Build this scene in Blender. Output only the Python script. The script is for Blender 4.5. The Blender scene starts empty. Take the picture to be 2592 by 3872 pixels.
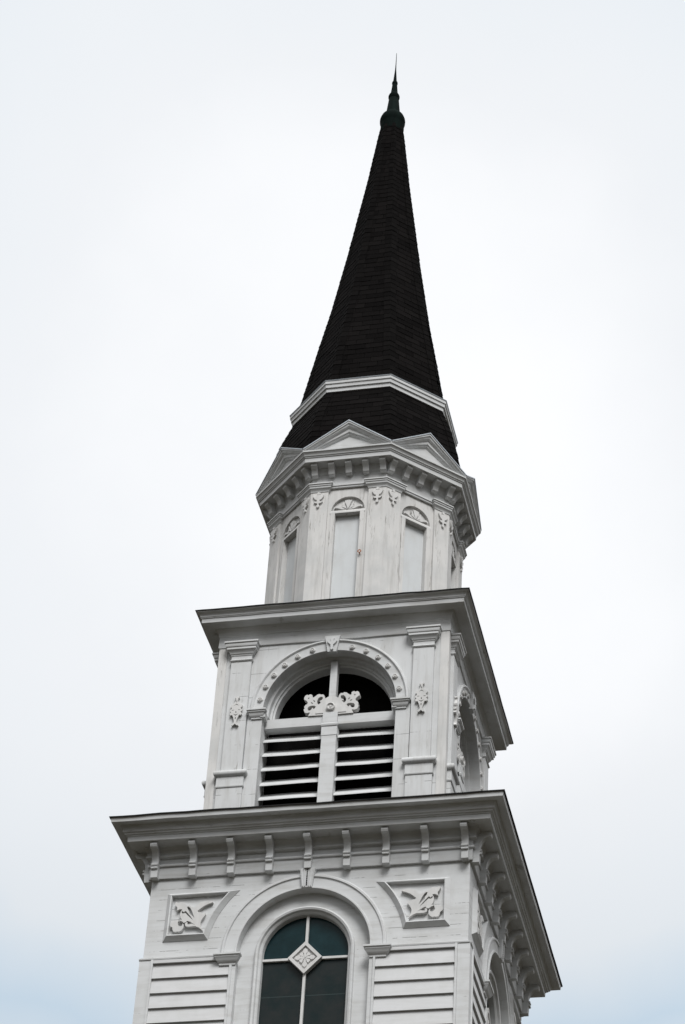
import bpy, bmesh, math, random
from mathutils import Matrix, Vector, noise as mnoise
random.seed(7)
PI = math.pi
S = bpy.context.scene
ZO = 1.6                        # eye height: tower heights below are measured from the eye

# ------------------------------------------------------------------ camera
cam_d = bpy.data.cameras.new('camera'); cam = bpy.data.objects.new('camera', cam_d)
S.collection.objects.link(cam); S.camera = cam
yaw, pit, rol = -0.25117, 0.67371, 0.06832
fwd = Vector((math.sin(yaw)*math.cos(pit), math.cos(yaw)*math.cos(pit), math.sin(pit)))
rgt = Vector((math.cos(yaw), -math.sin(yaw), 0)); upv = rgt.cross(fwd)
r2 = math.cos(rol)*rgt + math.sin(rol)*upv; u2 = -math.sin(rol)*rgt + math.cos(rol)*upv
m = Matrix((r2, u2, -fwd)).transposed().to_4x4(); m.translation = Vector((7.49433, -30.93009, ZO))
cam.matrix_world = m
cam_d.sensor_width = 36; cam_d.lens = 9565.434/3872*36
cam_d.clip_start = .1; cam_d.clip_end = 5000

# ------------------------------------------------------------------ sky and sun
SUN_EL, SUN_AZ = math.radians(50), math.radians(24)        # azimuth from the view side (-Y), turned to +X
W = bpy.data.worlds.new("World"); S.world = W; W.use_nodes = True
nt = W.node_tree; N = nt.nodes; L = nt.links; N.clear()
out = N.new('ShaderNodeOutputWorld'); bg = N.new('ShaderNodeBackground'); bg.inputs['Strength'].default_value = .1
sky = N.new('ShaderNodeTexSky'); sky.sky_type = 'NISHITA'; sky.sun_disc = False
sky.sun_elevation = SUN_EL; sky.sun_rotation = PI - SUN_AZ
tc = N.new('ShaderNodeTexCoord')
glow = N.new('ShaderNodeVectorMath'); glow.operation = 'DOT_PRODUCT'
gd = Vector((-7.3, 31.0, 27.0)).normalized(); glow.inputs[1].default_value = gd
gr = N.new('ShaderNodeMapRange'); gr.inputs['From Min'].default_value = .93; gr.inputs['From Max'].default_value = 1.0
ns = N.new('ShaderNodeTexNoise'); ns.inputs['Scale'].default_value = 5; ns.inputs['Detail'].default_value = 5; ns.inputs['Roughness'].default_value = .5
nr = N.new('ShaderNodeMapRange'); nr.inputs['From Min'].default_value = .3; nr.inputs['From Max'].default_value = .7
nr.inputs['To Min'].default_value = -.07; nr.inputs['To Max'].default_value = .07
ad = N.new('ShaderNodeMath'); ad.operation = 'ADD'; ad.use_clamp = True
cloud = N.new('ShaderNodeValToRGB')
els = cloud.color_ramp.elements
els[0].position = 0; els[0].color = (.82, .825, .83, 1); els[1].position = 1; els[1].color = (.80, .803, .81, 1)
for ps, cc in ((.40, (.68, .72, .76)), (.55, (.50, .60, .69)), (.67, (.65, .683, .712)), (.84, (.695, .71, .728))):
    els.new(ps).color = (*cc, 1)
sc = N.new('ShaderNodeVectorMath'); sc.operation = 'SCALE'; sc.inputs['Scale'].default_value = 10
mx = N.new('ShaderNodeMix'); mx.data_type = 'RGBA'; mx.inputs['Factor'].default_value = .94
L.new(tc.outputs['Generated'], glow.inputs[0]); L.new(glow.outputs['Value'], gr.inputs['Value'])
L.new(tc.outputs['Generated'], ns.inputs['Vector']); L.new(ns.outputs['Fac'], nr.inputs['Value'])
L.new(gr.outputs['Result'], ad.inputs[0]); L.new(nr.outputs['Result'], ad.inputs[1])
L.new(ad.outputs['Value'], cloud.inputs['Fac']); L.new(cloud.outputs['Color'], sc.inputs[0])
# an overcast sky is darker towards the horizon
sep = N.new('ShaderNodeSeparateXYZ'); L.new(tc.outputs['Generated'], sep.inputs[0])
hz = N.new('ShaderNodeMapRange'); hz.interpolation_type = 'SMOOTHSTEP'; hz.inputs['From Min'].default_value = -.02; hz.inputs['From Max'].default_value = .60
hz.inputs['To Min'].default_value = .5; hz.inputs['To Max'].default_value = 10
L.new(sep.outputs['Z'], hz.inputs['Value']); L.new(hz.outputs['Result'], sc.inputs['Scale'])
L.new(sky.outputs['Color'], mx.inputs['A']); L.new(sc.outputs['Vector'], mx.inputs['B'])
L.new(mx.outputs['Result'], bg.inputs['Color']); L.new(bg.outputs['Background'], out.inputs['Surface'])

sd = bpy.data.lights.new('sun', 'SUN'); sd.energy = 2.35; sd.angle = math.radians(26); sd.color = (1, .995, .985)
so = bpy.data.objects.new('sun', sd); S.collection.objects.link(so)
tosun = Vector((math.sin(SUN_AZ)*math.cos(SUN_EL), -math.cos(SUN_AZ)*math.cos(SUN_EL), math.sin(SUN_EL)))
so.rotation_euler = (-tosun).to_track_quat('-Z', 'Y').to_euler(); so.location = tosun*80
vs = S.view_settings; vs.view_transform = 'Standard'; vs.look = 'None'; vs.exposure = .42; vs.gamma = 1; vs.use_curve_mapping = False
S.cycles.max_bounces = 6; S.cycles.diffuse_bounces = 4

# ------------------------------------------------------------------ materials
def newmat(name):
    m = bpy.data.materials.new(name); m.use_nodes = True
    return m, m.node_tree.nodes, m.node_tree.links, m.node_tree.nodes['Principled BSDF']
def noise_n(N, L, vec, scale, stretch=(1,1,1), detail=5, rough=.55, off=(0,0,0)):
    mp = N.new('ShaderNodeMapping'); mp.inputs['Scale'].default_value = stretch; mp.inputs['Location'].default_value = off
    L.new(vec, mp.inputs['Vector'])
    n = N.new('ShaderNodeTexNoise'); n.inputs['Scale'].default_value = scale; n.inputs['Detail'].default_value = detail; n.inputs['Roughness'].default_value = rough
    L.new(mp.outputs['Vector'], n.inputs['Vector']); return n.outputs['Fac']
def ramp(N, L, v, a, b, lo=0., hi=1.):
    r = N.new('ShaderNodeMapRange'); r.inputs['From Min'].default_value = a; r.inputs['From Max'].default_value = b
    r.inputs['To Min'].default_value = lo; r.inputs['To Max'].default_value = hi
    L.new(v, r.inputs['Value']); return r.outputs['Result']
def mth(N, L, op, a, b=None, clamp=False):
    n = N.new('ShaderNodeMath'); n.operation = op; n.use_clamp = clamp
    for i, v in enumerate((a, b)):
        if v is None: continue
        if isinstance(v, (int, float)): n.inputs[i].default_value = v
        else: L.new(v, n.inputs[i])
    return n.outputs[0]
def mixc(N, L, f, a, b):
    n = N.new('ShaderNodeMix'); n.data_type = 'RGBA'
    if isinstance(f, (int, float)): n.inputs['Factor'].default_value = f
    else: L.new(f, n.inputs['Factor'])
    for k, v in (('A', a), ('B', b)):
        if isinstance(v, tuple): n.inputs[k].default_value = (*v, 1)
        else: L.new(v, n.inputs[k])
    return n.outputs['Result']
def paint(name, base=(.595,.605,.61), peel=.0, streak=.25, joint=None, along='z', rough=.6):
    """weathered white oil paint on boards; grain runs along z or along the course"""
    m, N, L, B = newmat(name)
    t = N.new('ShaderNodeTexCoord'); v = t.outputs['Object']
    st = (1, 1, .09) if along == 'z' else (.1, .1, 1)
    big = noise_n(N, L, v, .9, (1,1,1), 4)
    col = mixc(N, L, ramp(N, L, big, .3, .7), tuple(c*.93 for c in base), base)
    blot = noise_n(N, L, v, 3.2, (1,1,.7), 6, .6, (3,1,7))
    col = mixc(N, L, ramp(N, L, blot, .47, .68, 0, .75), col, (.50,.505,.50))
    s = noise_n(N, L, v, 13, st, 6, .65, (5,2,1))
    col = mixc(N, L, ramp(N, L, s, .47, .70, 0, streak*1.2), col, (.37,.36,.34))
    h = s
    if peel > 0:
        p = noise_n(N, L, v, 24, (1,1,.10) if along == 'z' else (.12,.12,1), 9, .72, (1,4,2))
        patch = ramp(N, L, noise_n(N, L, v, 1.4, (1,1,.6), 5, .6, (9,9,3)), .42, .66)
        pk = mth(N, L, 'MULTIPLY', ramp(N, L, p, .665-.10*peel, .70-.10*peel), patch, True)
        col = mixc(N, L, pk, col, (.20,.19,.17))
        h = mth(N, L, 'SUBTRACT', s, mth(N, L, 'MULTIPLY', pk, .6))
    if joint:
        z0, sp = joint
        sx = N.new('ShaderNodeSeparateXYZ'); L.new(v, sx.inputs[0])
        wob = ramp(N, L, noise_n(N, L, v, 2.5, (1,1,1), 3), 0, 1, -.012, .012)
        zz = mth(N, L, 'ADD', sx.outputs['Z'], wob)
        fr = mth(N, L, 'FRACT', mth(N, L, 'DIVIDE', mth(N, L, 'SUBTRACT', zz, z0), sp))
        ln = mth(N, L, 'LESS_THAN', mth(N, L, 'ABSOLUTE', mth(N, L, 'SUBTRACT', fr, .5)), .0042/sp)
        br = ramp(N, L, noise_n(N, L, v, 3.4, (1,1,.4), 5, .7, (2,8,4)), .50, .56)
        jk = mth(N, L, 'MULTIPLY', ln, br)
        col = mixc(N, L, mth(N, L, 'MULTIPLY', jk, .75), col, (.15,.15,.145))
        h = mth(N, L, 'SUBTRACT', h, jk)
    L.new(col, B.inputs['Base Color'])
    b = N.new('ShaderNodeBump'); b.inputs['Strength'].default_value = .25; b.inputs['Distance'].default_value = .006
    L.new(h, b.inputs['Height']); L.new(b.outputs['Normal'], B.inputs['Normal'])
    B.inputs['Roughness'].default_value = rough; B.inputs['Specular IOR Level'].default_value = .3
    return m
M = {}
M['trim'] = paint('white_trim_paint', peel=.25, streak=.35, along='x')
M['cornice'] = paint('white_cornice_paint', peel=.6, streak=.45, along='x')
M['flush'] = paint('white_flush_board_paint', peel=.35, streak=.3, joint=(16.46+ZO, .158), along='x')
M['clap'] = paint('white_clapboard_paint', (.57,.575,.58), peel=.0, streak=.2, along='x')
M['belfry'] = paint('white_belfry_board_paint', peel=.55, streak=.35, joint=(20.75+ZO-.21, .42))
M['vert'] = paint('white_vertical_board_paint', (.62,.613,.60), peel=.95, streak=.4)
M['infill'] = paint('pale_plywood_paint', (.585,.606,.616), peel=0, streak=.12)
M['carve'] = paint('white_carving_paint', (.62,.615,.605), peel=.15, streak=.25)
def simple(name, c1, c2, scale, rough, stretch=(1,1,1), metal=0, spec=.3, island=0):
    m, N, L, B = newmat(name)
    t = N.new('ShaderNodeTexCoord')
    n = noise_n(N, L, t.outputs['Object'], scale, stretch, 6, .65)
    f = ramp(N, L, n, .3, .7)
    if island:
        g = N.new('ShaderNodeNewGeometry')
        f = mth(N, L, 'ADD', mth(N, L, 'MULTIPLY', f, 1-island), mth(N, L, 'MULTIPLY', g.outputs['Random Per Island'], island))
    L.new(mixc(N, L, f, c1, c2), B.inputs['Base Color'])
    b = N.new('ShaderNodeBump'); b.inputs['Strength'].default_value = .3; b.inputs['Distance'].default_value = .01
    L.new(n, b.inputs['Height']); L.new(b.outputs['Normal'], B.inputs['Normal'])
    B.inputs['Roughness'].default_value = rough; B.inputs['Metallic'].default_value = metal; B.inputs['Specular IOR Level'].default_value = spec
    return m
M['shingle'] = simple('black_asphalt_shingle', (.0022,.0019,.0019), (.0085,.0075,.0073), 30, .95, spec=.03, island=.65)
M['hip'] = simple('black_hip_shingle', (.0025,.0022,.0022), (.008,.0072,.007), 30, .95, spec=.03, island=.6)
M['copper'] = simple('dark_green_copper', (.0015,.003,.0028), (.005,.011,.0095), 9, .85, (1,1,.2), .0, .04)
M['flash'] = simple('black_roof_felt', (.012,.012,.013), (.035,.034,.034), 8, .8, spec=.15)
M['lip'] = simple('grey_metal_drip_edge', (.30,.34,.38), (.46,.48,.50), 14, .45, (1,1,1), .3, .4)
M['dark'] = simple('unlit_interior_black', (.003,.003,.003), (.008,.0075,.007), 5, .95, (1,1,.1), spec=.05)  # darkness of the unlit interior put into the colour
M['rust'] = simple('rusty_iron', (.30,.08,.02), (.45,.16,.05), 60, .8)
M['grass'] = simple('mown_grass_and_gravel', (.022,.022,.012), (.05,.040,.030), .25, .95, spec=.1)
def glassmat():
    m, N, L, B = newmat('dark_teal_window_glass')
    t = N.new('ShaderNodeTexCoord'); v = t.outputs['Object']
    sx = N.new('ShaderNodeSeparateXYZ'); L.new(v, sx.inputs[0])
    top = ramp(N, L, sx.outputs['Z'], 16.15+ZO, 16.25+ZO)
    refl_line = mth(N, L, 'LESS_THAN', mth(N, L, 'ABSOLUTE', mth(N, L, 'SUBTRACT', sx.outputs['Z'], 15.70+ZO)), .006)
    a = noise_n(N, L, v, 4, (1,1,1), 6, .65); f = noise_n(N, L, v, 60, (1,1,1), 3, .6)
    lo = mixc(N, L, ramp(N, L, a, .35, .65), (.008,.0165,.0175), (.019,.0225,.0225))
    hi = mixc(N, L, ramp(N, L, a, .35, .65), (.003,.0165,.0195), (.007,.027,.032))
    c = mixc(N, L, top, lo, hi); c = mixc(N, L, ramp(N, L, f, .55, .8, 0, .35), c, (.022,.032,.033))
    c = mixc(N, L, mth(N, L, 'MULTIPLY', refl_line, .5), c, (.05,.07,.07))  # pale line: a reflection painted into the glass colour
    L.new(c, B.inputs['Base Color']); B.inputs['Roughness'].default_value = .28; B.inputs['Specular IOR Level'].default_value = .15
    b = N.new('ShaderNodeBump'); b.inputs['Strength'].default_value = .15; b.inputs['Distance'].default_value = .01
    L.new(a, b.inputs['Height']); L.new(b.outputs['Normal'], B.inputs['Normal'])
    return m
M['glass'] = glassmat()

# ------------------------------------------------------------------ mesh building
class MB:
    def __init__(s): s.v = []; s.f = []
    def add(s, vs, fs):
        o = len(s.v); s.v += [tuple(p) for p in vs]; s.f += [tuple(i+o for i in f) for f in fs]; return s
    def box(s, x0, x1, y0, y1, z0, z1):
        v = [(x,y,z) for z in (z0,z1) for y in (y0,y1) for x in (x0,x1)]
        return s.add(v, [(0,2,3,1),(4,5,7,6),(0,1,5,4),(1,3,7,5),(3,2,6,7),(2,0,4,6)])
    def grid(s, rows, wrap_r=False, wrap_c=False, caps=False):
        nr, nc = len(rows), len(rows[0]); v = [p for r in rows for p in r]; f = []
        for i in range(nr if wrap_r else nr-1):
            for j in range(nc if wrap_c else nc-1):
                a, b = i*nc+j, i*nc+(j+1)%nc; c, d = ((i+1)%nr)*nc+(j+1)%nc, ((i+1)%nr)*nc+j
                f.append((a,b,c,d))
        if caps: f += [tuple(range(nc)), tuple((nr-1)*nc+j for j in range(nc))]
        return s.add(v, f)
    def ring(s, prof, n, closed=True, sub=1, jit=0.):
        """mitred moulding round a square (n=4) or octagon (n=8): prof of (apothem, z)"""
        rows = []
        for k in range(n):
            t0 = -PI/2 - PI/n + k*2*PI/n; t1 = t0 + 2*PI/n; q = math.cos(PI/n)
            for i in range(sub):
                u = i/sub; row = []
                for a, z in prof:
                    x = a/q*(math.cos(t0)*(1-u)+math.cos(t1)*u); y = a/q*(math.sin(t0)*(1-u)+math.sin(t1)*u)
                    if jit:
                        dz = jit*mnoise.noise(Vector((x*1.7, y*1.7, a*2+z*.7))) + .5*jit*mnoise.noise(Vector((x*7, y*7, z)))
                        z = z+dz
                    row.append((x,y,z))
                rows.append(row)
        return s.grid(rows, wrap_r=True, wrap_c=closed)
    def block(s, prof, x0, x1, yb):
        """moulded block on a wall facing -Y: prof of (offset, z), returned at both ends; yb = wall plane"""
        rows = []
        for o, z in prof: rows.append([(x0-o, yb+.015, z), (x0-o, yb-o, z), (x1+o, yb-o, z), (x1+o, yb+.015, z)])
        s.grid(rows, wrap_c=True, caps=True); return s
    def arch(s, prof, zc, y0, leg=None, n=40, arc=True, closed=True, a0=0, a1=180, sides=(1,-1)):
        """sweep (radius, out) profile round an arch centred at (0, zc); legs run down to z=leg"""
        pts = []
        if arc:
            for i in range(n+1): t = math.radians(a0+(a1-a0)*i/n); pts.append((math.cos(t), math.sin(t), zc))
            rows = [[(r*c, y0-o, z+r*sn) for r, o in prof] for c, sn, z in pts]
            if leg is not None:
                rows = [[(r, y0-o, leg) for r, o in prof]] + rows + [[(-r, y0-o, leg) for r, o in prof]]
            s.grid(rows, wrap_c=closed, caps=closed)
        else:
            for sg in sides:
                s.grid([[(sg*r, y0-o, leg) for r, o in prof], [(sg*r, y0-o, zc) for r, o in prof]], wrap_c=closed, caps=closed)
        return s
    def lathe(s, prof, n=24):
        rows = [[(r*math.cos(2*PI*k/n), r*math.sin(2*PI*k/n), z) for k in range(n)] for r, z in prof]
        return s.grid(rows, wrap_c=True, caps=True)
    def rot(s, ang):
        c, sn = math.cos(ang), math.sin(ang); s.v = [(x*c-y*sn, x*sn+y*c, z) for x,y,z in s.v]; return s
    def merge(s, o): return s.add(o.v, o.f)
    def turned(s, n, step):
        base = MB().add(s.v, s.f); r = MB()
        for k in range(n): q = MB().add(base.v, base.f).rot(k*step); r.merge(q)
        s.v, s.f = r.v, r.f; return s
    def build(s, name, mat, parent=None, smooth=32, recalc=True):
        me = bpy.data.meshes.new(name)
        me.from_pydata([(x,y,z+ZO) for x,y,z in s.v], [], s.f)
        if recalc:
            bm = bmesh.new(); bm.from_mesh(me); bmesh.ops.recalc_face_normals(bm, faces=bm.faces); bm.to_mesh(me); bm.free()
        me.polygons.foreach_set('use_smooth', [True]*len(me.polygons)); me.set_sharp_from_angle(angle=math.radians(smooth))
        me.materials.append(mat)
        o = bpy.data.objects.new(name, me); S.collection.objects.link(o)
        if parent: o.parent = parent
        return o
def relief(loops_list, y, depth, bevel=.0, step=.0016):
    """flat carved pieces: each item = [outer, hole, hole...] in (x,z); front at y-depth, back inside the wall; returns an MB"""
    r = MB()
    for i, loops in enumerate(loops_list):
        cu = bpy.data.curves.new('tmp', 'CURVE'); cu.dimensions = '2D'; cu.fill_mode = 'BOTH'
        d = depth + (i % 4)*step
        cu.extrude = max(d/2 + .004 - bevel, .0005); cu.bevel_depth = bevel; cu.bevel_resolution = 1; cu.offset = -bevel*.9
        for lp in loops:
            sp = cu.splines.new('POLY'); sp.points.add(len(lp)-1); sp.use_cyclic_u = True
            for p, q in zip(sp.points, lp): p.co = (q[0], q[1], 0, 1)
        o = bpy.data.objects.new('tmp', cu); S.collection.objects.link(o)
        dg = bpy.context.evaluated_depsgraph_get(); me = o.evaluated_get(dg).to_mesh()
        yc = y - d/2 + .004
        bm = bmesh.new(); bm.from_mesh(me); bmesh.ops.remove_doubles(bm, verts=bm.verts, dist=1e-5)
        bm.verts.ensure_lookup_table(); bm.verts.index_update()
        r.add([(v.co.x, yc - v.co.z, v.co.y) for v in bm.verts], [[v.index for v in f.verts] for f in bm.faces]); bm.free()
        bpy.data.objects.remove(o); bpy.data.curves.remove(cu)
    return r
def mir(lp): return [(-x, z) for x, z in lp]
def circ(cx, cz, r, n=20, a0=0, a1=360):
    return [(cx+r*math.cos(math.radians(a0+(a1-a0)*i/n)), cz+r*math.sin(math.radians(a0+(a1-a0)*i/n))) for i in range(n if a1-a0 == 360 else n+1)]
def dup(o, ang, parent):
    c = o.copy(); S.collection.objects.link(c); c.parent = parent; c.rotation_euler = (0, 0, ang)
    for ch in o.children:
        d = ch.copy(); S.collection.objects.link(d); d.parent = c
    return c
def four(o, parent): return [o] + [dup(o, k*PI/2, parent) for k in (1,2,3)]
def eight(o, parent): return [o] + [dup(o, k*PI/4, parent) for k in range(1,8)]
def spin(o, n, parent, step):        # copies of a childless sub-part round the tower
    for k in range(1, n):
        c = o.copy(); S.collection.objects.link(c); c.parent = parent; c.rotation_euler = (0,0,k*step)

# ------------------------------------------------------------------ ground
g = MB(); nG = 24
g.grid([[((i/nG-.5)*3000, (j/nG-.5)*3000, -ZO) for j in range(nG+1)] for i in range(nG+1)])
ground = g.build('ground', M['grass']); ground['kind'] = 'structure'

# ------------------------------------------------------------------ the steeple
T = bpy.data.objects.new('church_steeple', None); S.collection.objects.link(T)
T['label'] = 'white wooden church steeple with arched louvres, octagonal lantern and tall black shingled spire'
T['category'] = 'steeple'
YB = -2.2; YF = -1.715                     # wall planes of the tower and of the belfry
GR = -ZO

# ---- lower tower: four walls with arched window openings
wl = relief([[[(-2.197,GR+.0),(2.197,GR+.0),(2.197,17.95),(-2.197,17.95)],
              [(.95,12.6)] + circ(0,16.28,.95,36,0,180) + [(-.95,12.6)]]], YB+.2, .2)
wl.turned(4, PI/2)
wall = wl.build('tower_wall', M['flush'], T)
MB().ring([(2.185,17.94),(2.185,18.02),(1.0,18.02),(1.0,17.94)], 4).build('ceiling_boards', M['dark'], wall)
# clapboards, two panels a face
def claps(x0, x1, ztop, zbot, e=.2185):
    c = MB(); z = ztop
    # top fillet
    prof = []
    while z > zbot:
        zb = max(z-e, zbot)
        zw = .004*math.sin(z*9)
        c.add([(x0,YB-.012,z),(x1,YB-.012,z+.0),(x1,YB-.044,zb+zw*.3),(x0,YB-.044,zb),(x0,YB-.008,zb),(x1,YB-.008,zb+zw*.3),(x0,YB+.01,z),(x1,YB+.01,z)],
              [(0,1,2,3),(3,2,5,4),(0,3,4,6),(1,7,5,2)])
        z -= e
    c.box(x0, x1, YB-.05, YB+.01, ztop+.004, ztop+.05)
    return c
cl = claps(.985, 2.068, 16.178, GR+.5).build('clapboard_siding', M['clap'], wall)
spin(cl, 4, wall, PI/2)
cl2 = claps(-2.068, -.985, 16.178, GR+.5).build('clapboard_siding', M['clap'], wall); spin(cl2, 4, wall, PI/2)
cl3 = claps(-.98, .98, 12.35, GR+.5).build('clapboard_siding', M['clap'], wall); spin(cl3, 4, wall, PI/2)
# corner boards wrap the corner
cb = MB()
cb.add([(2.072,YB+.01,GR),(2.072,YB-.034,GR),(2.234,YB-.034,GR),(2.234,-2.072,GR),(2.19,-2.072,GR),
        (2.072,YB+.01,16.25),(2.072,YB-.034,16.25),(2.234,YB-.034,16.25),(2.234,-2.072,16.25),(2.19,-2.072,16.25)],
       [(0,1,6,5),(1,2,7,6),(2,3,8,7),(3,4,9,8),(5,6,7,8,9),(4,3,2,1,0),(0,5,9,4)])
cb.box(2.04,2.0705,YB-.052,YB+.01,GR,16.235); cb.box(2.19,2.252,-2.0705,-2.04,GR,16.235)
cbo = cb.build('corner_board', M['trim'], wall); spin(cbo, 4, wall, PI/2)
# narrow ledge above the clapboards
lg = MB().block([(.0,16.235),(.045,16.24),(.05,16.255),(.05,16.262),(.012,16.285),(.0,16.29)], 1.2, 2.185, YB)
spin(lg.build('drip_ledge', M['trim'], wall), 4, wall, PI/2)
spin(MB().block([(.0,16.235),(.045,16.24),(.05,16.255),(.05,16.262),(.012,16.285),(.0,16.29)], -2.185, -1.2, YB).build('drip_ledge', M['trim'], wall), 4, wall, PI/2)

# ---- carved corner panels
def arcpts(R, xa, xb, zc=16.28, n=14, sg=1):
    return [(sg*(xa+(xb-xa)*i/n), zc+math.sqrt(max(R*R-(xa+(xb-xa)*i/n)**2, 0))) for i in range(n+1)]
PO = [(1.953,16.52),(1.945,17.25)] + arcpts(1.35, .94, 1.329)          # outer edge: right side, then down the curve
PI_ = [(1.87,16.605),(1.866,17.185)] + arcpts(1.43, 1.10, 1.393)
def frame_mb():
    f = MB(); n = len(PO)
    def lerp(a, b, t): return (a[0]+(b[0]-a[0])*t, a[1]+(b[1]-a[1])*t)
    rows = []
    for a, b in zip(PO, PI_):
        rows.append([(a[0], YB+.005, a[1]), (*[lerp(a,b,.0)[0]], YB-.008, lerp(a,b,.0)[1]),
                     (lerp(a,b,.72)[0], YB-.062, lerp(a,b,.72)[1]), (lerp(a,b,.9)[0], YB-.058, lerp(a,b,.9)[1]), (b[0], YB-.02, b[1]), (b[0], YB+.005, b[1])])
    return f.grid(rows, wrap_r=True)
fm = frame_mb()
pan = fm.build('carved_panel', M['trim'], T, smooth=25)
main=[(1.399,16.639),(1.427,16.718),(1.431,16.759),(1.419,16.801),(1.371,16.874),(1.368,16.9),(1.388,16.925),(1.394,16.896),(1.415,16.897),(1.43,16.923),(1.477,16.927),(1.491,16.948),(1.448,16.986),(1.394,17.025),(1.336,17.052),(1.275,17.074),(1.277,17.089),(1.324,17.098),(1.36,17.104),(1.402,17.098),(1.45,17.089),(1.487,17.06),(1.51,17.023),(1.547,17.009),(1.588,17.024),(1.614,17.042),(1.65,17.046),(1.675,17.073),(1.7,17.098),(1.742,17.107),(1.779,17.093),(1.82,17.114),(1.831,17.089),(1.812,17.044),(1.792,17.021),(1.796,16.971),(1.756,16.992),(1.717,16.991),(1.737,16.949),(1.743,16.907),(1.729,16.85),(1.704,16.822),(1.664,16.79),(1.627,16.798),(1.581,16.781),(1.55,16.757),(1.515,16.733),(1.479,16.703),(1.449,16.679)]
h1=[(1.64,17.02),(1.619,17.021),(1.599,16.999),(1.575,16.948),(1.539,16.845),(1.547,16.856),(1.607,16.922),(1.611,16.957),(1.626,16.98)]
h2=[(1.707,16.963),(1.711,16.939),(1.696,16.919),(1.664,16.924),(1.614,16.863),(1.564,16.808),(1.603,16.876),(1.653,16.943),(1.671,16.959),(1.679,16.941),(1.695,16.946)]
ros=[(1.751,16.811),(1.777,16.818),(1.819,16.812),(1.856,16.789),(1.872,16.759),(1.868,16.724),(1.835,16.703),(1.831,16.669),(1.814,16.635),(1.775,16.629),(1.762,16.636),(1.731,16.629),(1.699,16.645),(1.675,16.679),(1.671,16.714),(1.675,16.743),(1.693,16.759),(1.691,16.736),(1.705,16.715),(1.731,16.716),(1.746,16.727),(1.763,16.754),(1.76,16.781)]
stem=[(1.391,16.631),(1.449,16.679),(1.5,16.703),(1.563,16.701),(1.609,16.701),(1.643,16.713),(1.655,16.738),(1.649,16.765),(1.628,16.772),(1.613,16.759),(1.626,16.743),(1.608,16.736),(1.551,16.745),(1.525,16.732),(1.5,16.72),(1.429,16.672)]
arm=[(1.627,16.798),(1.664,16.787),(1.699,16.817),(1.72,16.821),(1.746,16.811),(1.731,16.8),(1.705,16.793),(1.675,16.766),(1.643,16.774)]
def inset(lp): return [(1.63+(x-1.63)*.95, 16.88+(z-16.88)*.95) for x, z in lp]
def wide(lp):
    cx = sum(x for x, z in lp)/len(lp); cz = sum(z for x, z in lp)/len(lp)
    return [(cx+(x-cx)*1.25, cz+(z-cz)*1.08) for x, z in lp]
fl = relief([[inset(main),wide(inset(h1)),wide(inset(h2))],[inset(ros)],[inset(stem)],[inset(arm)]], YB, .045)
fl.build('flower_carving', M['carve'], pan, smooth=40)
for k in (1,2,3): dup(pan, k*PI/2, T)
def mirrored(mb): return MB().add([(-x,y,z) for x,y,z in mb.v], [tuple(reversed(f)) for f in mb.f])
pan2 = mirrored(fm).build('carved_panel', M['trim'], T, smooth=25); mirrored(fl).build('flower_carving', M['carve'], pan2, smooth=40)
for k in (1,2,3): dup(pan2, k*PI/2, T)

# ---- arched windows of the lower tower
ZA = 16.285
cas = MB()
cas.arch([(1.122,-.01),(1.122,.042),(1.108,.058),(1.082,.058),(1.072,.04),(.935,.036),(.928,.056),(.906,.056),(.900,.038),(.900,-.085),(.93,-.085),(.95,-.01)], ZA, YB, n=56)
cas.arch([(.90,-.085),(.68,-.075),(.674,-.035),(.655,-.02),(.63,-.03),(.615,-.062),(.60,-.07),(.585,-.09),(.578,-.18),(.60,-.19),(.93,-.19),(.93,-.085)], ZA, YB, leg=12.75, n=56)
cas.arch([(.984,.01),(.984,.048),(.955,.048),(.948,.03),(.900,.03),(.900,-.087),(.952,-.087),(.952,.01)], ZA, YB, leg=12.75, arc=False)
cas.box(-1.05,1.05,YB-.12,YB+.1,12.6,12.74)
win = cas.build('arched_window', M['trim'], T)
gl = MB(); arcp = circ(0, ZA, .60, 40, 0, 180)
gl.add([(x, YB+.165, z) for x, z in arcp] + [(-.60,YB+.165,12.7),(.60,YB+.165,12.7)], [tuple(range(len(arcp)+2))]); gl.build('glass_pane', M['glass'], win)
mu = MB()
mu.box(-.018,.018,YB+.125,YB+.17,16.44,ZA+.585); mu.box(-.018,.018,YB+.125,YB+.17,12.74,16.02)
mu.box(-.585,-.22,YB+.127,YB+.17,16.212,16.245); mu.box(.22,.585,YB+.127,YB+.17,16.212,16.245)
mu.build('muntin', M['carve'], win)
def dia(r, cz=16.229): return [(0,cz+r*1.04),(-r,cz),(0,cz-r*1.04),(r,cz)]
dm = relief([[dia(.232), dia(.172)]], YB+.165, .075)
dm.merge(relief([[dia(.176)]], YB+.165, .045))
leaf = [(.0,.0),(.02,.05),(.018,.075),(.04,.10),(.03,.14),(0,.165),(-.03,.14),(-.04,.10),(-.018,.075),(-.02,.05)]
leafs = [(.0,.0),(.014,.05),(.034,.085),(.018,.105),(0,.1),(-.018,.105),(-.034,.085),(-.014,.05)]
lv = []
for k in range(8):
    a = k*PI/4; src = leaf if k % 2 == 0 else leafs
    lv.append([[(x*.86*math.cos(a)-z*.86*math.sin(a), 16.229+x*.86*math.sin(a)+z*.86*math.cos(a)) for x, z in src]])
dm.merge(relief(lv, YB+.165-.043, .02, step=.0021))
dm.build('diamond_ornament', M['carve'], win)
imp = [(0.0,16.095),(.012,16.10),(.012,16.125),(.03,16.14),(.05,16.165),(.06,16.19),(.068,16.20),(.068,16.215),(.085,16.225),(.085,16.25),(.0,16.262)]
im = MB().block(imp, .915, 1.115, YB-.035); im.build('impost', M['trim'], win); mirrored(im).build('impost', M['trim'], win)
ks = MB()
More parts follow.
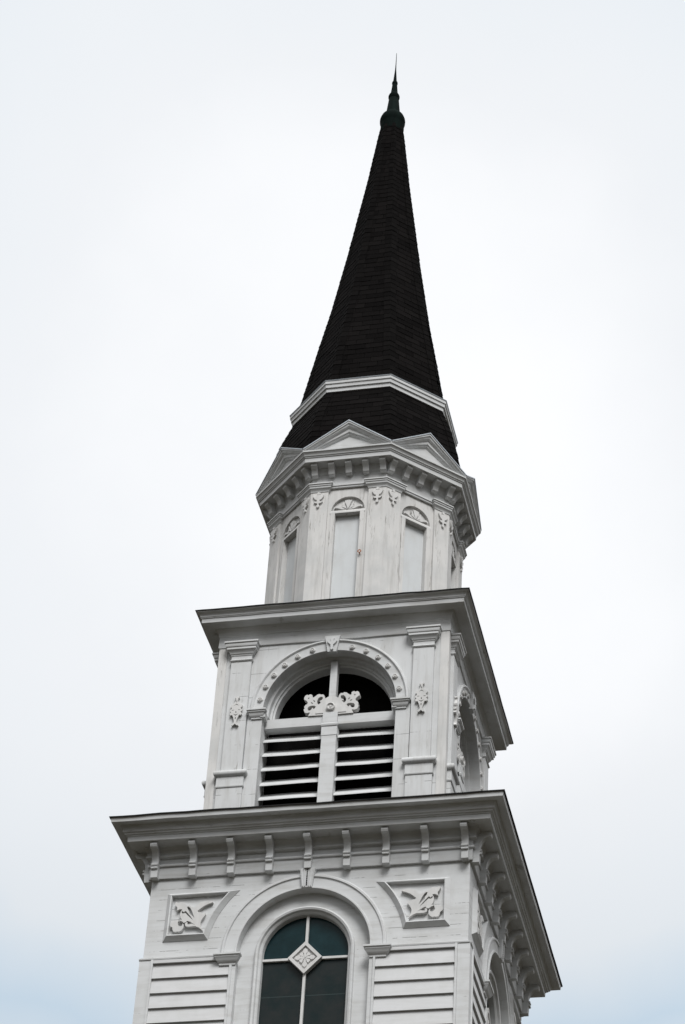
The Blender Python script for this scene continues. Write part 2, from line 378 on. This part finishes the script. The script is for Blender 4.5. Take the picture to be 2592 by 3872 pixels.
ks.add([(-.105,YB-.012,17.475),(.105,YB-.012,17.475),(.07,YB-.012,17.19),(-.07,YB-.012,17.19),
        (-.105,YB-.092,17.475),(.105,YB-.092,17.475),(.07,YB-.08,17.19),(-.07,YB-.08,17.19)],
       [(4,7,6,5),(0,1,2,3),(0,4,5,1),(2,6,7,3),(0,3,7,4),(1,5,6,2)])
for sx in (-1,1):
    for w in (.38,.8):
        ks.add([(sx*(.105*w-.012),YB-.09,17.47),(sx*(.105*w+.012),YB-.09,17.47),(sx*(.07*w+.009),YB-.078,17.2),(sx*(.07*w-.009),YB-.078,17.2),
            (sx*(.105*w-.006),YB-.103,17.47),(sx*(.105*w+.006),YB-.103,17.47),(sx*(.07*w+.005),YB-.091,17.2),(sx*(.07*w-.005),YB-.091,17.2)],
            [(4,5,6,7),(0,4,7,3),(1,2,6,5),(0,1,5,4),(3,7,6,2)])
ks.build('keystone', M['trim'], win)
kd = MB()
for i in range(9):
    z = 17.222+i*.028; kd.box(-.007,.007,YB-.097,YB-.085,z,z+.013)
kd.build('keystone_drilling', M['dark'], win)
four(win, T)

# ---- main cornice
cn = MB()
cn.ring([(2.19,17.485),(2.235,17.485),(2.24,17.50),(2.238,17.655),(2.262,17.66),(2.268,17.675),(2.262,17.692),(2.24,17.697),(2.24,17.78),(2.275,17.785),
         (2.292,17.795),(2.292,17.815),(2.275,17.83),(2.29,17.88),(2.33,17.932),(2.512,17.936),(2.516,18.005),(2.528,18.01),(2.532,18.026),(2.552,18.03),(2.556,18.05),(2.578,18.056),
         (2.580,18.082),(2.585,18.108),(2.600,18.130),(2.606,18.150),(2.70,18.151),(2.712,18.146),(2.722,18.212),(2.6,18.24),(2.19,18.24)], 4, sub=26, jit=.005)
corn = cn.build('main_cornice', M['cornice'], T)
fl_ = MB().ring([(2.70,18.2135),(2.738,18.206),(2.742,18.222),(2.60,18.26),(1.60,18.42),(1.60,18.25)], 4, sub=30, jit=.010)
fl_.build('roof_flashing', M['flash'], corn)
def bracket(x):
    p = [(0,17.93),(.262,17.93),(.278,17.918),(.284,17.89),(.272,17.862),(.25,17.85),(.222,17.85),(.195,17.842),(.165,17.815),(.142,17.78),(.126,17.735),(.122,17.69),(.122,17.668),
         (.15,17.664),(.154,17.652),(.15,17.64),(.128,17.636),(.128,17.62),(.148,17.616),(.152,17.604),(.148,17.592),(.124,17.588),(.118,17.468),(0,17.468)]
    b = MB(); rows = [[(x+s*.047, YB+.0-o, z) for o, z in p] for s in (-1,1)]
    return b.grid(rows, wrap_c=True, caps=True)
for i in range(9):
    b = bracket(-2.125 + i*.5365 - .02).build('bracket', M['trim'], corn, smooth=30); spin(b, 4, corn, PI/2)

# ---- belfry walls
bw = relief([[[(-1.712,18.2),(1.712,18.2),(1.712,21.96),(-1.712,21.96)],
              [(.985,18.25),(.985,20.48)] + circ(0,20.48,.985,36,0,180)[1:-1] + [(-.985,20.48),(-.985,18.25)]]], YF+.14, .14)
bw.turned(4, PI/2)
belf = bw.build('belfry_wall', M['belfry'], T)
cb = MB()
cb.add([(1.6,YF+.01,18.25),(1.6,YF-.012,18.25),(1.728,YF-.012,18.25),(1.728,-1.6,18.25),(1.70,-1.6,18.25),
        (1.6,YF+.01,21.67),(1.6,YF-.012,21.67),(1.728,YF-.012,21.67),(1.728,-1.6,21.67),(1.70,-1.6,21.67)],
       [(0,1,6,5),(1,2,7,6),(2,3,8,7),(3,4,9,8),(5,6,7,8,9),(4,3,2,1,0),(0,5,9,4)])
cbo = cb.build('corner_board', M['vert'], belf); spin(cbo, 4, belf, PI/2)
# bell chamber blackout: near-black box added so the openings look unlit
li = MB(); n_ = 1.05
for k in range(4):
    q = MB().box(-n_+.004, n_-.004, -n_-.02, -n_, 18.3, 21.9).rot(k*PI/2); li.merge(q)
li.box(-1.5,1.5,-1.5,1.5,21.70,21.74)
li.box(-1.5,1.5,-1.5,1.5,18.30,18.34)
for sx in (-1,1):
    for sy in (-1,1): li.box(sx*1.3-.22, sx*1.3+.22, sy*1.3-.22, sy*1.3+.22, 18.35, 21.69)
li.build('bell_chamber_blackout', M['dark'], belf)

# ---- belfry pilasters
def pil(xc, sgn):
    p = MB().box(xc-.152, xc+.152, YF-.05, YF+.01, 19.42, 21.5)
    o = p.build('belfry_pilaster', M['belfry'], T)
    pl = MB().block([(.0,18.25),(.062,18.25),(.062,19.185),(.072,19.19),(.078,19.2),(.078,19.215),(.072,19.22),(.072,19.365),(.09,19.372),(.112,19.395),(.118,19.42),(.112,19.445),(.095,19.462),(.0,19.475)], xc-.127, xc+.127, YF)
    pl.build('plinth', M['belfry'], o)
    cp = MB().block([(.0,21.375),(.062,21.38),(.072,21.395),(.062,21.41),(.054,21.415),(.054,21.475),(.064,21.48),(.064,21.497),(.078,21.505),(.085,21.53),(.105,21.56),(.12,21.565),(.12,21.60),(.13,21.605),(.14,21.63),(.14,21.66),(.155,21.665),(.155,21.69),(.0,21.70)], xc-.10, xc+.10, YF)
    cp.build('capital', M['trim'], o)
    half = [(0,.03),(.03,.0),(.05,.006),(.045,.025),(.02,.05),(.018,.075),(.03,.13),(.052,.185),(.075,.178),(.09,.195),(.086,.215),(.068,.235),(.09,.25),(.092,.275),(.07,.285),(.064,.31),(.085,.325),(.09,.35),(.07,.362),(.05,.375),(.028,.40),(.016,.425),(.014,.465),(.034,.485),(.03,.505),(.012,.50),(0,.485)]
    ol = [(xc+x, 20.225+z) for x, z in half] + [(xc-x, 20.225+z) for x, z in reversed(half[1:-1])]
    H = [[(-.045,.205),(0,.168),(.045,.205),(0,.188)], [(-.042,.338),(0,.362),(.042,.338),(0,.378)], [(-.008,.13),(0,.10),(.008,.13),(0,.152)], [(-.007,.415),(0,.39),(.007,.415),(0,.45)], [(-.062,.272),(-.062,.262),(-.03,.264),(-.03,.274)], [(.062,.272),(.062,.262),(.03,.264),(.03,.274)], [(-.006,.215),(.006,.215),(.006,.245),(-.006,.245)]]
    relief([[ol] + [[(xc+x, 20.225+z) for x, z in h] for h in H]], YF-.05, .04).build('drop_ornament', M['carve'], o)
    return o
four(pil(-1.362, -1), T); four(pil(1.362, 1), T)

# ---- belfry arch surround
ar = MB().arch([(1.172,-.01),(1.172,.04),(1.16,.056),(1.14,.06),(1.125,.05),(1.118,.038),(1.10,.034),(.985,.034),(.98,.03),(.98,-.15),(1.0,-.15),(1.0,-.01)], 20.48, YF, n=64)
arch = ar.build('belfry_arch', M['trim'], T)
for sg in (1, -1):
    jb = MB().arch([(sg*r, o) for r, o in [(1.195,-.01),(1.195,.028),(.985,.028),(.98,.024),(.98,-.40),(1.01,-.40),(1.01,-.01)]], 20.42, YF, leg=18.25, arc=False, sides=(1,))
    jb.build('jamb', M['belfry'], arch)
ii = MB().arch([(.979,-.13),(.935,-.132),(.928,-.16),(.925,-.2),(.895,-.205),(.895,-.235),(.868,-.245),(.862,-.40),(1.0,-.40),(1.0,-.13)], 20.48, YF, n=56)
ii.build('inner_arch', M['trim'], arch)
imp = [(0.0,20.335),(.02,20.34),(.02,20.36),(.035,20.375),(.05,20.40),(.055,20.43),(.07,20.437),(.07,20.455),(.085,20.462),(.085,20.485),(0,20.495)]
im = MB().block(imp, 1.0, 1.118, YF-.028); im.box(.93,1.0,YF-.06,YF+.09,20.36,20.46)
im.build('impost', M['trim'], arch); mirrored(im).build('impost', M['trim'], arch)
ks = MB()
ks.add([(-.112,YF-.012,21.69),(.112,YF-.012,21.69),(.066,YF-.012,21.415),(-.066,YF-.012,21.415),
        (-.112,YF-.085,21.69),(.112,YF-.085,21.69),(.066,YF-.072,21.415),(-.066,YF-.072,21.415)],
       [(4,7,6,5),(0,1,2,3),(0,4,5,1),(2,6,7,3),(0,3,7,4),(1,5,6,2)])
kz = 21.43
ks.merge(relief([[[(0,kz),(.022,kz+.015),(.018,kz+.045),(.02,kz+.09),(.05,kz+.12),(.075,kz+.155),(.055,kz+.17),(.035,kz+.145),(.02,kz+.16),(.03,kz+.205),(.0,kz+.235),(-.03,kz+.205),(-.02,kz+.16),(-.035,kz+.145),(-.055,kz+.17),(-.075,kz+.155),(-.05,kz+.12),(-.02,kz+.09),(-.018,kz+.045),(-.022,kz+.015)]]], YF-.076, .026))
ks.build('keystone', M['trim'], arch)
def rosette(ang):
    a = math.radians(ang); cx, cz = 1.045*math.cos(a), 20.48+1.045*math.sin(a); yb = YF-.03
    pet = []
    for i in range(40):
        t = 2*PI*i/40; r = .035+.010*abs(math.cos(2.5*t)); pet.append((cx+r*math.cos(t), cz+r*math.sin(t)))
    r_ = relief([[pet]], yb, .018)
    n = 16; rows = []
    for r, o in ((.034,.014),(.034,.03),(.026,.034),(.019,.022),(.016,.024),(.012,.034),(.004,.036)):
        rows.append([(cx+r*math.cos(2*PI*k/n), yb-o, cz+r*math.sin(2*PI*k/n)) for k in range(n)])
    r_.grid(rows, wrap_c=True, caps=True)
    return r_
for an in (11.4,24,36.4,48.8,61,73.6,106.6,119.6,132,144.4,156.8,169.4):
    rosette(an).build('rosette', M['carve'], arch)
four(arch, T)

# ---- louvres
YT = -1.59
fr = MB()
fr.box(-.983,-.002,YT,YT+.16,20.27,20.425); fr.box(.002,.983,YT+.0015,YT+.16,20.27,20.425); fr.box(-.0021,.0021,YT+.01,YT+.158,20.272,20.423)
fr.box(-.108,.108,YT-.045,YT+.12,18.25,20.05)                                     # mullion
fr.box(-.115,.115,YT-.05,YT+.118,20.056,20.20)                                  # moulded head of the mullion
fr.block([(0,20.205),(.012,20.21),(.02,20.225),(.02,20.25),(.006,20.27),(0,20.275)], -.105, .105, YT-.045)
fr.box(-.108,.108,YT-.044,YT-.002,20.28,20.455)
fr.box(-.05,.05,YT+.005,YT+.12,20.46,20.48+.9)                                   # post of the tympanum
lou = fr.build('louvre_frame', M['trim'], T)
for i in range(5):
    z = 20.045 - .242*i
    for x0, x1 in ((-.981,-.109),(.109,.981)):
        d = random.uniform(-.006,.006); y0 = YT+.02; s_ = MB()
        a = [(y0, z+d), (y0+.004, z+d+.024), (y0+.178, z+.205+d), (y0+.184, z+.18+d)]
        rows = [[(x, y, zz + (.004*math.sin(x*5+i))) for y, zz in a] for x in [x0+(x1-x0)*k/6 for k in range(7)]]
        s_.grid(rows, wrap_c=True, caps=True); s_.build('slat', M['cornice'], lou, smooth=20)
S_o=[(0,20.425),(0.334,20.43),(0.307,20.489),(0.351,20.482),(0.388,20.493),(0.407,20.543),(0.393,20.566),(0.402,20.594),(0.381,20.629),(0.362,20.635),(0.351,20.665),(0.374,20.7),(0.41,20.722),(0.412,20.752),(0.398,20.786),(0.372,20.803),(0.347,20.792),(0.328,20.807),(0.3,20.799),(0.287,20.778),(0.293,20.753),(0.272,20.746),(0.243,20.767),(0.217,20.792),(0.179,20.8),(0.167,20.787),(0.129,20.788),(0.109,20.761),(0.101,20.732),(0.096,20.71),(0.07,20.731),(0.044,20.744),(0.0,20.744)]
S_A=[(0.135,20.744),(0.169,20.752),(0.198,20.727),(0.216,20.685),(0.212,20.641),(0.189,20.617),(0.166,20.638),(0.149,20.661),(0.174,20.663),(0.179,20.677),(0.147,20.691),(0.133,20.714)]
S_B=[(0.225,20.581),(0.245,20.601),(0.289,20.605),(0.333,20.593),(0.35,20.562),(0.342,20.526),(0.312,20.522),(0.289,20.542),(0.278,20.572),(0.266,20.555),(0.255,20.541)]
S_1=[(0.242,20.66),(0.247,20.686),(0.274,20.705),(0.266,20.68)]; S_2=[(0.265,20.636),(0.286,20.66),(0.31,20.669),(0.293,20.641)]; S_t=[(0.328,20.741),(0.34,20.755),(0.355,20.738),(0.341,20.726)]
holes = [S_A, S_B, S_1, S_2, S_t]
sc_ = relief([[S_o + mir(S_o[1:-1])[::-1]] + holes + [mir(h) for h in holes]], YT+.055, .075)
sc_.merge(relief([[[(-.225,20.455),(.225,20.455),(.225,20.485),(.06,20.63),(-.06,20.63),(-.225,20.485)]]], YT+.0, .028))
n = 24; cz = 20.545
sc_.grid([[(r*math.cos(2*PI*k/n), YT-.02-o, cz+r*math.sin(2*PI*k/n)) for k in range(n)] for r, o in ((.062,0),(.062,.05),(.05,.055),(.042,.035),(.02,.03),(.014,.045),(.003,.048))], wrap_c=True, caps=True)
sc_.build('scroll_ornament', M['carve'], lou)
four(lou, T)

# ---- belfry cornice
bc = MB().ring([(1.705,21.665),(1.738,21.665),(1.742,21.675),(1.738,21.86),(1.748,21.865),(1.752,21.90),(1.765,21.935),(1.795,21.965),(1.80,21.985),(1.968,21.988),(1.972,22.06),(1.984,22.062),(1.988,22.076),
                (1.995,22.078),(1.997,22.100),(2.008,22.122),(2.030,22.136),(2.046,22.141),(2.05,22.158),(1.9,22.18),(1.705,22.18)], 4, sub=26, jit=.006)
bcn = bc.build('belfry_cornice', M['cornice'], T)
MB().ring([(2.03,22.159),(2.058,22.152),(2.064,22.168),(1.95,22.20),(1.2,22.42),(1.2,22.2)], 4, sub=34, jit=.012).build('roof_flashing', M['flash'], bcn)

# ---- octagonal lantern
AO = 1.40; hw = AO*math.tan(PI/8)
ow = relief([[[(-hw+.001,22.2),(hw-.001,22.2),(hw-.001,25.2),(-hw+.001,25.2)],
              [(.262,24.375)] + circ(0,24.375,.262,24,0,180)[1:-1] + [(-.262,24.375)],
              [(-.197,22.25),(.197,22.25),(.197,24.31),(-.197,24.31)]]], -AO+.10, .10)
ow.turned(8, PI/4)
lan = ow.build('lantern_wall', M['vert'], T)
bp = MB().box(-.22,.22,-AO+.075,-AO+.095,22.22,24.36)
bpo = bp.build('blind_panel', M['infill'], T)
lun = MB().box(-.29,.29,-AO+.045,-AO+.07,24.34,24.7)
lun.block([(0,24.312),(.012,24.316),(.014,24.345),(0,24.372)], -.262, .262, -AO)
fz = 24.385
lo_ = []
lo_.append([[(0,fz),(.05,fz+.155),(.055,fz+.185),(.03,fz+.175),(.018,fz+.19),(0,fz+.178),(-.018,fz+.19),(-.03,fz+.175),(-.055,fz+.185),(-.05,fz+.155)]])
for sg in (1,-1):
    lo_.append([[(sg*x, fz+z) for x, z in ((.012,0),(.07,.135),(.085,.15),(.088,.11),(.075,.08),(.09,.07),(.085,.045),(.05,.03))]])
    lo_.append([[(sg*x, fz+z) for x, z in ((.02,-.004),(.10,.045),(.13,.068),(.15,.058),(.17,.078),(.20,.075),(.228,.052),(.225,.028),(.21,.03),(.20,.045),(.16,.038),(.10,.008))]])
lun.merge(relief(lo_, -AO+.045, .045))
lun.build('lunette_carving', M['carve'], bpo)
ca = MB()
for sg in (1,-1): ca.box(sg*.232-.034, sg*.232+.034, -AO-.014, -AO+.01, 22.22, 24.315)
ca.build('panel_casing', M['vert'], bpo)
eight(bpo, T)
# a rusty screw eye on the front panel's casing
he = MB(); n = 14
rows = []
for i in range(n):
    t = 2*PI*i/n; rows.append([((.024+.007*math.cos(u))*math.cos(t)+.236, -AO-.055+.007*math.sin(u), 23.50+(.024+.007*math.cos(u))*math.sin(t)) for u in [2*PI*j/8 for j in range(8)]])
he.grid(rows, wrap_r=True, wrap_c=True); he.box(.230,.242,-AO-.058,-AO-.01,23.468,23.48)
he.build('screw_eye', M['rust'], lan)

def wrap(prof, a, w):
    """piece folded round a lantern corner (between the front face and the next): prof (offset, z), w = reach along each face"""
    vb = -PI/2 + PI/8
    e = Vector((math.cos(vb), math.sin(vb)))
    n0 = Vector((0,-1)); t0 = Vector((1,0)); n1 = Vector((math.cos(-PI/4), math.sin(-PI/4))); t1 = Vector((-n1.y, n1.x))
    rows = []
    for o, z in prof:
        V = e*((a+o)/math.cos(PI/8)); Vb = e*((a-.02)/math.cos(PI/8))
        hv = (a+o)*math.tan(PI/8); base = a*math.tan(PI/8) - w - o
        f0 = n0*(a+o) + t0*base; b0 = n0*(a-.02) + t0*base
        f1 = n1*(a+o) - t1*base; b1 = n1*(a-.02) - t1*base
        rows.append([(*p, z) for p in (b0, f0, V, f1, b1, Vb)])
    return MB().grid(rows, wrap_c=True, caps=True)
lp = wrap([(.036,22.22),(.036,24.78)], AO, .225)
lpo = lp.build('lantern_pilaster', M['vert'], T)
wrap([(.036,24.735),(.046,24.74),(.05,24.765),(.064,24.785),(.078,24.80),(.082,24.83),(.092,24.835),(.092,24.86),(.105,24.865),(.105,24.885),(.03,24.90)], AO, .225).build('capital', M['trim'], lpo)
def leafmb():
    z0 = 24.42
    half = [(0,.0),(.02,.02),(.022,.045),(.01,.06),(.012,.085),(.045,.09),(.07,.115),(.05,.125),(.025,.12),(.02,.15),(.05,.165),(.08,.215),(.086,.25),(.06,.225),(.035,.22),(.03,.245),(0,.25)]
    ol = [(x, z0+z) for x, z in half] + [(-x, z0+z) for x, z in reversed(half[1:-1])]
    r = relief([[ol],[circ(0,z0+.278,.024,14)]], -AO-.036, .028)
    r.v = [(x+.468, y, z) for x, y, z in r.v]
    return r
lm_ = leafmb(); other = MB().add([(-x,y,z) for x,y,z in lm_.v], [tuple(reversed(f)) for f in lm_.f]).rot(PI/4)
lm_.build('leaf_ornament', M['carve'], lpo); other.build('leaf_ornament', M['carve'], lpo)
eight(lpo, T)

# ---- lantern cornice
lc = MB().ring([(1.39,24.80),(1.425,24.80),(1.432,24.81),(1.432,24.835),(1.445,24.84),(1.445,24.87),(1.42,24.885),(1.418,25.10),(1.43,25.115),(1.445,25.16),(1.47,25.205),(1.635,25.208),(1.64,25.282),(1.652,25.285),(1.655,25.305),(1.668,25.308),
                (1.674,25.335),(1.692,25.362),(1.704,25.366),(1.706,25.392),(1.6,25.40),(1.39,25.40)], 8, sub=8, jit=.003)
lcn = lc.build('lantern_cornice', M['trim'], T)
def modillion(x):
    p = [(0,25.205),(.185,25.205),(.19,25.195),(.186,25.165),(.165,25.145),(.14,25.13),(.115,25.10),(.10,25.07),(.092,25.04),(.075,25.028),(0,25.03)]
    return MB().grid([[(x+s*.048, -1.41-o, z) for o, z in p] for s in (-1,1)], wrap_c=True, caps=True)
for i in range(5):
    b = modillion((i-2)*.272).build('modillion', M['trim'], lcn, smooth=30); spin(b, 8, lcn, PI/4)

# ---- pediments, one on each lantern face
def pediment():
    zb, za, X = 25.392, 25.93, .706
    p = MB()
    # raking moulding: profile (drop measured down from the rake line, y)
    prof = [(0,-1.55),(0,-1.706),(.034,-1.706),(.040,-1.688),(.07,-1.682),(.092,-1.664),(.098,-1.646),(.150,-1.643),(.156,-1.622),(.178,-1.62),(.196,-1.605),(.21,-1.56)]
    rows = []
    for x, zt in ((-X, zb+.03), (0, za), (X, zb+.03)):
        r = []
        for d, y in prof:
            lim = -y*math.tan(PI/8)
            if x == 0: r.append((0, y, zt-d*1.18))
            else:
                r.append((math.copysign(lim, x)*.999, y, zt - (d if d < .03 else .03+ (d-.03)*.02)))
        rows.append(r)
    p.grid(rows)
    # tympanum and bed
    p.add([(-.63,-1.592,zb-.01),(.63,-1.592,zb-.01),(0,-1.592,za-.15)], [(0,1,2)])
    o = p.build('pediment', M['trim'], T, smooth=20)
    g = MB()       # little roof behind the raking moulding
    rf = []
    for y, lift in ((-1.716,.006),(-1.2,.0),(-.75,.0)):
        lim = min(.708, -y*math.tan(PI/8))
        f_ = lim/.708
        rf.append([(-lim, y, zb+.034+lift+(za-zb-.03)*(1-f_)), (0, y, za+.006+lift), (lim, y, zb+.034+lift+(za-zb-.03)*(1-f_))])
    g.grid(rf); g.add([(-.700,-1.7175,zb+.025),(0,-1.7175,za-.008),(.700,-1.7175,zb+.025),(-.706,-1.7175,zb+.042),(0,-1.7175,za+.013),(.706,-1.7175,zb+.042)], [(0,1,4,3),(1,2,5,4)])
    g.build('drip_edge', M['lip'], o, smooth=20)
    return o
eight(pediment(), T)

# ---- spire
KN = [(25.40,1.575),(25.9,1.53),(26.5,1.395),(27.0,1.222),(27.25,1.178),(27.9,1.072),(28.7,.945),(29.6,.79),(31.05,.585),(33.0,.338),(33.85,.248),(34.40,.185)]
def ap(z):
    for (z0,a0),(z1,a1) in zip(KN, KN[1:]):
        if z <= z1: return a0+(a1-a0)*(z-z0)/(z1-z0)
    return KN[-1][1]
sp = MB().ring([(ap(z)-.012, z) for z in [25.3]+[k[0] for k in KN]+[]] + [(.05,34.4),(.05,25.3)], 8)
spire = sp.build('spire', M['hip'], T)
sh = MB(); hp = MB(); T8 = math.tan(PI/8)
z = 25.42; row = 0; E_ = .122
while z < 34.33:
    zt = min(z+E_*.985*1.25, 34.4); a0 = ap(z); a1 = ap(zt)
    for k in range(8):
        a = -PI/2 + k*PI/4; nx, ny = math.cos(a), math.sin(a); tx, ty = -ny, nx
        h0 = a0*T8; off = (row % 2)*.15 + random.uniform(-.03,.03); x = -h0 - .3 + off
        while x < h0:
            x1 = x+.30; l, r_ = max(x+.003, -h0), min(x1-.003, h0)
            if r_-l > .01:
                t = random.uniform(.007,.012); dz = random.uniform(-.004,.004)
                q = a1/a0; lt, rt = l*q, r_*q
                def P(d, s, zz): return (nx*d+tx*s, ny*d+ty*s, zz)
                sh.add([P(a0+t,l,z+dz),P(a0+t,r_,z-dz*.5),P(a1+.003,rt,zt),P(a1+.003,lt,zt),P(a0-.01,l,z+dz),P(a0-.01,r_,z-dz*.5)],
                       [(0,1,2,3),(4,5,1,0),(0,3,4),(1,5,2)])
            x = x1
        # hip caps (one hip, copied round below)
        if k: continue
        vb = a+PI/8; w = min(.105, h0*.45); ww = min(.105, a1*T8*.45)
        def Q(aa, lift, s, zz, side):
            n_ = a if side < 0 else a+PI/4
            nx_, ny_ = math.cos(n_), math.sin(n_); tx_, ty_ = -ny_, nx_
            tt = (aa*T8 - s)*(1 if side < 0 else -1)
            return (nx_*(aa+lift)+tx_*tt, ny_*(aa+lift)+ty_*tt, zz)
        def V_(aa, lift, zz): rr = (aa+lift)/math.cos(PI/8); return (rr*math.cos(vb), rr*math.sin(vb), zz)
        t = random.uniform(.015,.020); dz = random.uniform(-.006,.006)
        hp.add([Q(a0,t,w,z+dz,-1),V_(a0,t+.004,z+dz),Q(a0,t,w,z+dz,1),Q(a1,.012,ww,zt,1),V_(a1,.014,zt),Q(a1,.012,ww,zt,-1),Q(a0,-.005,w,z+dz,-1),V_(a0,-.005,z+dz),Q(a0,-.005,w,z+dz,1)],
               [(0,1,4,5),(1,2,3,4),(6,7,1,0),(7,8,2,1),(6,0,5),(8,3,2)])
    z += E_*(1 if z > 27.3 else 1.04); row += 1
sh.build('shingle_courses', M['shingle'], spire, smooth=5, recalc=False)
spin(hp.build('hip_shingles', M['hip'], spire, smooth=5, recalc=False), 8, spire, PI/4)
MB().ring([(1.15,26.90),(1.222,26.90),(1.232,26.91),(1.236,26.972),(1.258,26.978),(1.262,27.045),(1.283,27.052),(1.284,27.085),(1.287,27.108),(1.302,27.122),(1.304,27.178),(1.10,27.24)], 8, sub=6, jit=.003).build('spire_band', M['trim'], spire)
MB().ring([(1.29,27.1785),(1.309,27.172),(1.316,27.190),(1.16,27.29),(1.10,27.24)], 8, sub=6, jit=.003).build('drip_edge', M['lip'], spire)

# ---- finial
fi = MB().lathe([(.175,34.30),(.205,34.30),(.213,34.34),(.207,34.38),(.216,34.42),(.214,34.50),(.222,34.545),(.232,34.58),(.234,34.64),(.228,34.68),(.205,34.745),(.165,34.80),(.137,34.83),(.128,34.86),(.093,35.235),
                 (.088,35.24)], 32)
fin = fi.build('finial', M['copper'], T, smooth=40)
MB().lathe([(.08,35.235),(.094,35.24),(.104,35.27),(.105,35.31),(.095,35.345),(.075,35.385),(.068,35.39),(.066,35.40),(.045,35.645),(.04,35.645)], 28).build('shaft', M['copper'], fin, smooth=40)
MB().lathe([(.04,35.64),(.048,35.645),(.054,35.665),(.054,35.69),(.047,35.715),(.036,35.725),(.034,35.74),(.022,35.91),(.012,36.06),(.008,36.2),(.004,36.52),(.001,36.53)], 20).build('spike', M['copper'], fin, smooth=40)
